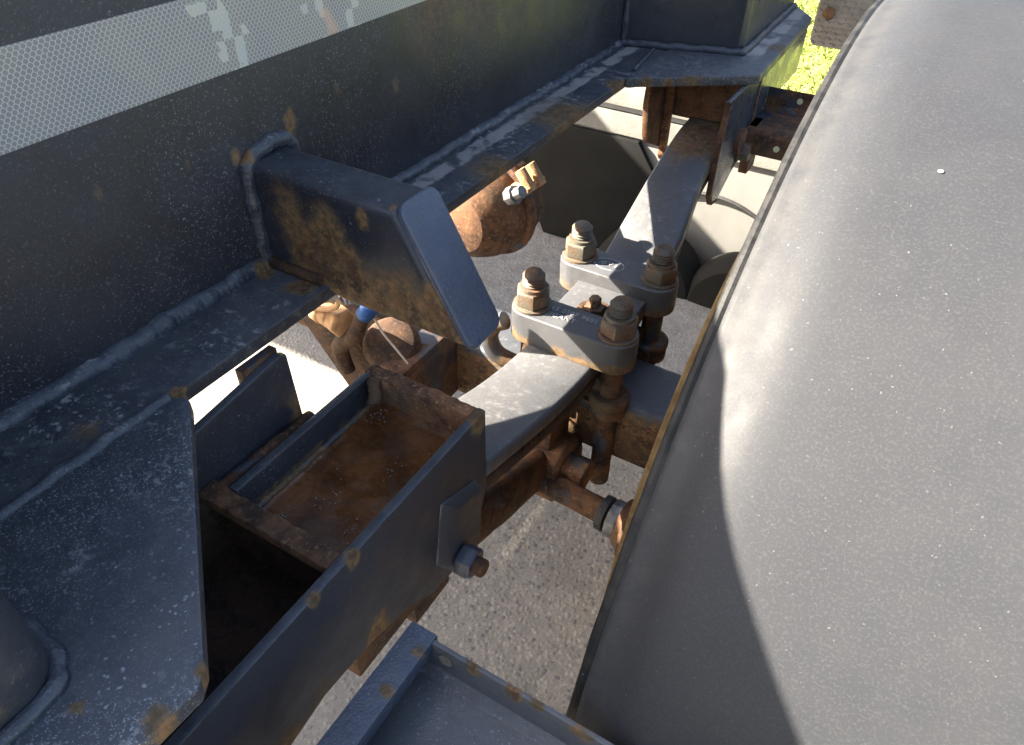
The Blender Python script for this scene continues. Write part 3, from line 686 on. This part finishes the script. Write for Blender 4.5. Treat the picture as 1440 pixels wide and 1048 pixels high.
# brake camshaft
cs = thing('brake_camshaft', 'rusty brake shaft with black rubber seal and bright hex nut going behind the mudguard', 'shaft', (-.17, .526, .297))
bm = nb(); tube(bm, line((-.28, .532, .297), (-.135, .524, .295), 10), .0150, 20, .04, 40); obj('shaft', bm, M_rustp, cs)
bm = nb(); lathe(bm, (-.180, .526, .2955), (1, -.05, 0), [(0, .017), (.001, .0215), (.010, .0215), (.011, .017)], 28); obj('rubber_seal', bm, M_rubber, cs, .001)
bm = nb(); lathe(bm, (-.1665, .525, .295), (1, -.05, 0), [(0, .0235), (.012, .0235)], 12); obj('hex_nut', bm, M_zinc, cs, .0012)
bm = nb(); lathe(bm, (-.1535, .525, .295), (1, -.05, 0), [(0, .028), (.008, .033), (.012, .040), (.024, .040)], 28); obj('shaft_flange', bm, M_rustp, cs, .001)
# brake back plate and tyre behind the mudguard
bp = thing('brake_backplate', 'ochre rusty brake back plate seen edge on beside the mudguard lip', 'brake plate', (-.1, .66, .3375))
bm = nb(); lathe(bm, (-.1072, .66, .3375), (1, 0, 0), [(0, .12), (0, .315), (.002, .318), (.008, .318), (.010, .315), (.010, .12)], 80); obj('plate_rim', bm, plain('yellow_ochre_rust', (.16, .085, .025), (.30, .19, .07), 70, .85, .5), bp)
ty = thing('tyre', 'black tyre mostly hidden under the grey mudguard', 'tyre', (.06, .66, .3375))
bm = nb(); lathe(bm, (-.045, .66, .3375), (1, 0, 0), [(0, .22), (.0, .30), (.015, .335), (.03, .3375), (.19, .3375), (.205, .335), (.22, .30), (.22, .22)], 64); obj('tread', bm, M_rubber, ty)

# brake chamber under the flange
bc = thing('brake_chamber', 'round rusty orange brake chamber with clamp band hanging behind the beam flange', 'brake chamber', (-.45, .75, .53))
M_cham = rust('chamber_rust', 1.15, paint_left=.12); M_chamd = rust('chamber_dark', .8, paint_left=.12)
O = Vector((-.47, .69, .515)); D = Vector((.12, 1, .02)).normalized()
bm = nb(); lathe(bm, O, D, [(-.02, .02), (-.015, .040), (.0, .054), (.02, .062), (.044, .0635)], 40); obj('front_shell', bm, M_cham, bc, .001)
bm = nb(); lathe(bm, O, D, [(.045, .066), (.046, .0705), (.052, .0715), (.057, .0705), (.058, .066)], 40); obj('clamp_band', bm, M_cham, bc, .001)
bm = nb(); lathe(bm, O, D, [(.0585, .063), (.070, .062), (.088, .058), (.100, .046), (.105, .02)], 40); obj('rear_shell', bm, M_chamd, bc, .001)
_, uu, vv = frame_of(D)
bm = nb(); base = O+D*.051+Vector((.055, 0, .050))
for s in (-.010, .010):
    lathe(bm, base+D*s+Vector((.004, 0, .0)), (.6, 0, -.75), [(-.016, .0075), (.014, .0075)], 10)
box(bm, base.x-.012, base.x+.012, base.y-.022, base.y+.022, base.z-.012, base.z-.004)
obj('band_bolt', bm, M_cream, bc, .001)
for k in range(7):
    a_ = 2*PI*k/7+.4; q = O+D*.088+(uu*math.cos(a_)+vv*math.sin(a_))*.043
    bm = nb(); lathe(bm, q, D, [(0, .008), (.020, .008), (.020, .0045), (.028, .0045)], 6); obj('chamber_stud', bm, M_chamd, bc, .0006)
bm = nb(); lathe(bm, O+D*.02+Vector((.05, 0, .035)), (.8, -.1, .55), [(0, .012), (.012, .012), (.012, .008), (.024, .008)], 8); obj('air_port', bm, M_zinc, bc, .0008)
bm = nb(); prism(bm, [(.80, .6185), (.87, .6185), (.875, .57), (.85, .53), (.82, .53)], 'x', -.490, -.480); obj('mount_bracket', bm, M_ochre, bc, .002)

# brake lever assembly by the hanger
sa = thing('brake_lever', 'rusty brake lever and bracket plate with orange bolts seen below the stub', 'brake lever', (-.55, .53, .40))
bm = nb()
a, b = Vector((-.612, .520, .408)), Vector((-.532, .52, .300))
d = (b-a); nn = Vector((.055, .0, .035))
A = [bm.verts.new(p) for p in (a, a+nn, b+nn*1.3, b)]; B = [bm.verts.new(p+Vector((-.004, .012, 0))) for p in (a, a+nn, b+nn*1.3, b)]
bm.faces.new(A); bm.faces.new(B[::-1])
for i in range(4): bm.faces.new((A[i], A[(i+1) % 4], B[(i+1) % 4], B[i]))
obj('bracket_plate', bm, M_rustdark, sa, .002)
bm = nb(); tube(bm, spline([(-.492, .505, .466), (-.496, .50, .452), (-.505, .50, .437), (-.520, .50, .425), (-.531, .50, .409), (-.528, .50, .39), (-.522, .50, .375)], 8), lambda s: .0085+.0025*math.sin(s*PI), 14, .1, 60)
obj('lever_arm', bm, M_rustdark, sa)
for (x, z, r, l) in ((-.556, .451, .011, .02), (-.540, .4535, .014, .018), (-.524, .452, .0185, .02)):
    bm = nb(); lathe(bm, (x, .500, z), (.9, -.25, .05), [(-l*.5, r*.9), (-l*.35, r), (l*.4, r), (l*.5, r*.8)], 6 if r > .016 else 18); obj('bolt', bm, M_cream, sa, .0015)
bm = nb(); tube(bm, spline([(-.556, .492, .462), (-.545, .49, .468), (-.53, .488, .474), (-.515, .488, .482), (-.508, .488, .492)], 6), .0035, 8); obj('wire_clip', bm, M_cream, sa)
bm = nb(); tube(bm, [(-.505+.007*math.cos(i*.7), .49+.0012*i, .492+.007*math.sin(i*.7)) for i in range(36)], .0022, 8); obj('return_spring', bm, M_zinc, sa)
bm = nb(); lathe(bm, (-.485, .545, .395), (.3, -.5, .9), [(0, .034), (.02, .036), (.03, .03), (.034, .012)], 24); obj('diaphragm_cap', bm, M_rustdark, sa, .002)
bm = nb(); box(bm, -.62, -.48, .575, .611, .29, .375); obj('mount_block', bm, M_rustp, sa, .004)
hs = thing('brake_hose', 'black brake hose with a bright blue sleeve below the stub', 'hose', (-.48, .50, .48))
bm = nb(); tube(bm, spline([(-.487, .500, .472), (-.475, .502, .487), (-.462, .506, .502), (-.45, .51, .525), (-.45, .51, .57)], 8), .0085, 14); obj('hose', bm, M_rubber, hs)
bm = nb(); tube(bm, spline([(-.4845, .5005, .475), (-.475, .502, .487), (-.468, .504, .495)], 10), lambda s: .0098+.0009*math.sin(s*60), 18); obj('blue_sleeve', bm, M_blue, hs, .001)
wr = thing('thin_wire', 'thin pale wire hanging from the blue sleeve down to the axle bracket', 'wire', (-.46, .5, .44))
bm = nb(); tube(bm, spline([(-.472, .503, .474), (-.463, .505, .455), (-.452, .51, .435), (-.440, .516, .412)], 8), .0013, 8); obj('strand', bm, M_wire, wr)

# ------------------------------------------------------------------ mudguard
mg = thing('mudguard', 'big grey plastic mudguard with a worn rolled edge arching over the wheel', 'mudguard', (.1, .66, .3375))
CY, CZ = .66, .3355
X0 = -.068
cross = [(-.068, .472), (-.068, .4855), (-.0665, .4885), (-.063, .4900), (-.059, .4905), (-.052, .4935), (-.044, .4985), (-.036, .5025), (-.026, .5050), (-.012, .5060), (.02, .5062), (.10, .5062), (.20, .5062), (.24, .505), (.27, .498), (.29, .488), (.292, .472)]
bm = nb(); rings = []
NA = 150
for i in range(NA+1):
    a = math.radians(-8+196*i/NA); R = []
    for x, r in cross: R.append(bm.verts.new((x, CY-math.cos(a)*r, CZ+math.sin(a)*r)))
    rings.append(R)
inner = []
for i in range(NA+1):
    a = math.radians(-8+196*i/NA); R = []
    for x, r in cross: R.append(bm.verts.new((min(max(x, X0+.004), .288), CY-math.cos(a)*(r-.005), CZ+math.sin(a)*(r-.005))))
    inner.append(R)
for A, B in zip(rings, rings[1:]):
    for k in range(len(cross)-1): bm.faces.new((A[k], A[k+1], B[k+1], B[k]))
for A, B in zip(inner, inner[1:]):
    for k in range(len(cross)-1): bm.faces.new((A[k+1], A[k], B[k], B[k+1]))
for k in (0, len(cross)-1):
    for i in range(NA): bm.faces.new((rings[i][k], rings[i+1][k], inner[i+1][k], inner[i][k]))
for i in (0, NA):
    for k in range(len(cross)-1): bm.faces.new((rings[i][k], rings[i][k+1], inner[i][k+1], inner[i][k]))
obj('arch_shell', bm, M_mud, mg, sharp=60)
bm = nb()                                                         # rolled lip along the edge
pts = [(-.0695, CY-math.cos(math.radians(a))*.484, CZ+math.sin(math.radians(a))*.484) for a in [-8+196*i/160 for i in range(161)]]
tube(bm, pts, .0042, 10, .10, 40); obj('rolled_lip', bm, M_lip, mg)
bm = nb(); bmesh.ops.create_icosphere(bm, subdivisions=2, radius=.0017)
for v in bm.verts: v.co = Vector((.012+v.co.x, .447+v.co.y, .795+v.co.z*.5))
obj('paint_drip', bm, M_bead, mg)

# mudguard bracket in front
mb = thing('near_mudguard_bracket', 'navy flat bar and open channel bracket in the foreground below the mudguard', 'bracket', (-.15, .15, .53))
bm = nb(); box(bm, -.1800, -.1600, -.35, .1905, .527, .541); obj('flat_bar', bm, M_bar, mb, .0018)
bm = nb()
cx = [(.1875, .5395), (.1875, .512), (.181, .5045), (.145, .502), (.100, .502), (.0935, .509), (.0935, .53), (.0965, .53), (.0965, .510), (.101, .5055), (.145, .5055), (.178, .508), (.1842, .5135), (.1842, .5395)]
prism(bm, cx, 'x', -.1790, .12)
for v in bm.verts:
    pass
ch = obj('channel', bm, M_chan, mb, .0008)
bm = nb(); lathe(bm, (-.150, .1838, .5290), (0, -1, 0), [(0, .0050), (.0006, .0050)], 20); obj('bolt_hole', bm, plain('hole_rim', (.10, .085, .06), (.2, .17, .12), 90, .9), mb)
bm = nb(); box(bm, -.176, -.163, .02, .12, .43, .5265); obj('drop_leg', bm, M_rustdark, mb, .002)
# far mudguard bracket
fb = thing('far_mudguard_bracket', 'rusty drilled channel bracket joining the far hanger to the mudguard', 'bracket', (-.18, 1.12, .56))
bm = nb()
cx = [(1.197, .577), (1.197, .552), (1.19, .545), (1.10, .545), (1.093, .540), (1.088, .512), (1.091, .512), (1.096, .537), (1.101, .542), (1.19, .542), (1.20, .549), (1.20, .577)]
prism(bm, cx, 'x', -.2398, .10); obj('channel', bm, M_rustp, fb, .0008)
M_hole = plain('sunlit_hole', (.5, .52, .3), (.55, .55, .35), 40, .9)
bm = nb(); lathe(bm, (-.189, 1.1965, .564), (0, -1, 0), [(0, .0045), (.0006, .0045)], 20); obj('bolt_hole', bm, M_hole, fb)
bm = nb(); lathe(bm, (-.187, 1.0896, .527), (0, -1, .15), [(0, .0045), (.0008, .0045)], 20); obj('bolt_hole', bm, M_hole, fb)
# tread plate flap
tp = thing('tread_plate_flap', 'small brown tread plate flap with one rusty bolt at the top right', 'tread plate', (-.2, 1.6, .6))
bm = nb(); prism(bm, [(x, z) for x, z in roundrect(-.266, .02, .537, .85, .014, 5)], 'y', 1.60, 1.606); obj('sheet', bm, M_tread, tp, .0008)
bm = nb(); k = 0
for i in range(30):
    for j in range(30):
        x = -.26+.0095*i; z = .544+.0095*j
        if x > .012: continue
        s = 1 if (i+j) % 2 else -1
        a = PI/4*s; c_, s_ = math.cos(a), math.sin(a); q = []
        for (u, v) in ((-.0045, 0), (0, -.0013), (.0045, 0), (0, .0013)): q.append((x+u*c_-v*s_, z+u*s_+v*c_))
        f = [bm.verts.new((px, 1.5998, pz)) for px, pz in q]; tpv = [bm.verts.new((x+(px-x)*.7, 1.5968, z+(pz-z)*.6)) for px, pz in q]
        bm.faces.new(tpv)
        for e in range(4): bm.faces.new((f[e], f[(e+1) % 4], tpv[(e+1) % 4], tpv[e]))
o = obj('tread_lozenges', bm, M_tread, tp); o['kind'] = 'stuff'
bm = nb(); lathe(bm, (-.243, 1.5998, .597), (0, -1, 0), [(0, .0115), (.002, .0115), (.006, .009), (.009, .004)], 20); obj('bolt', bm, M_ochre, tp)
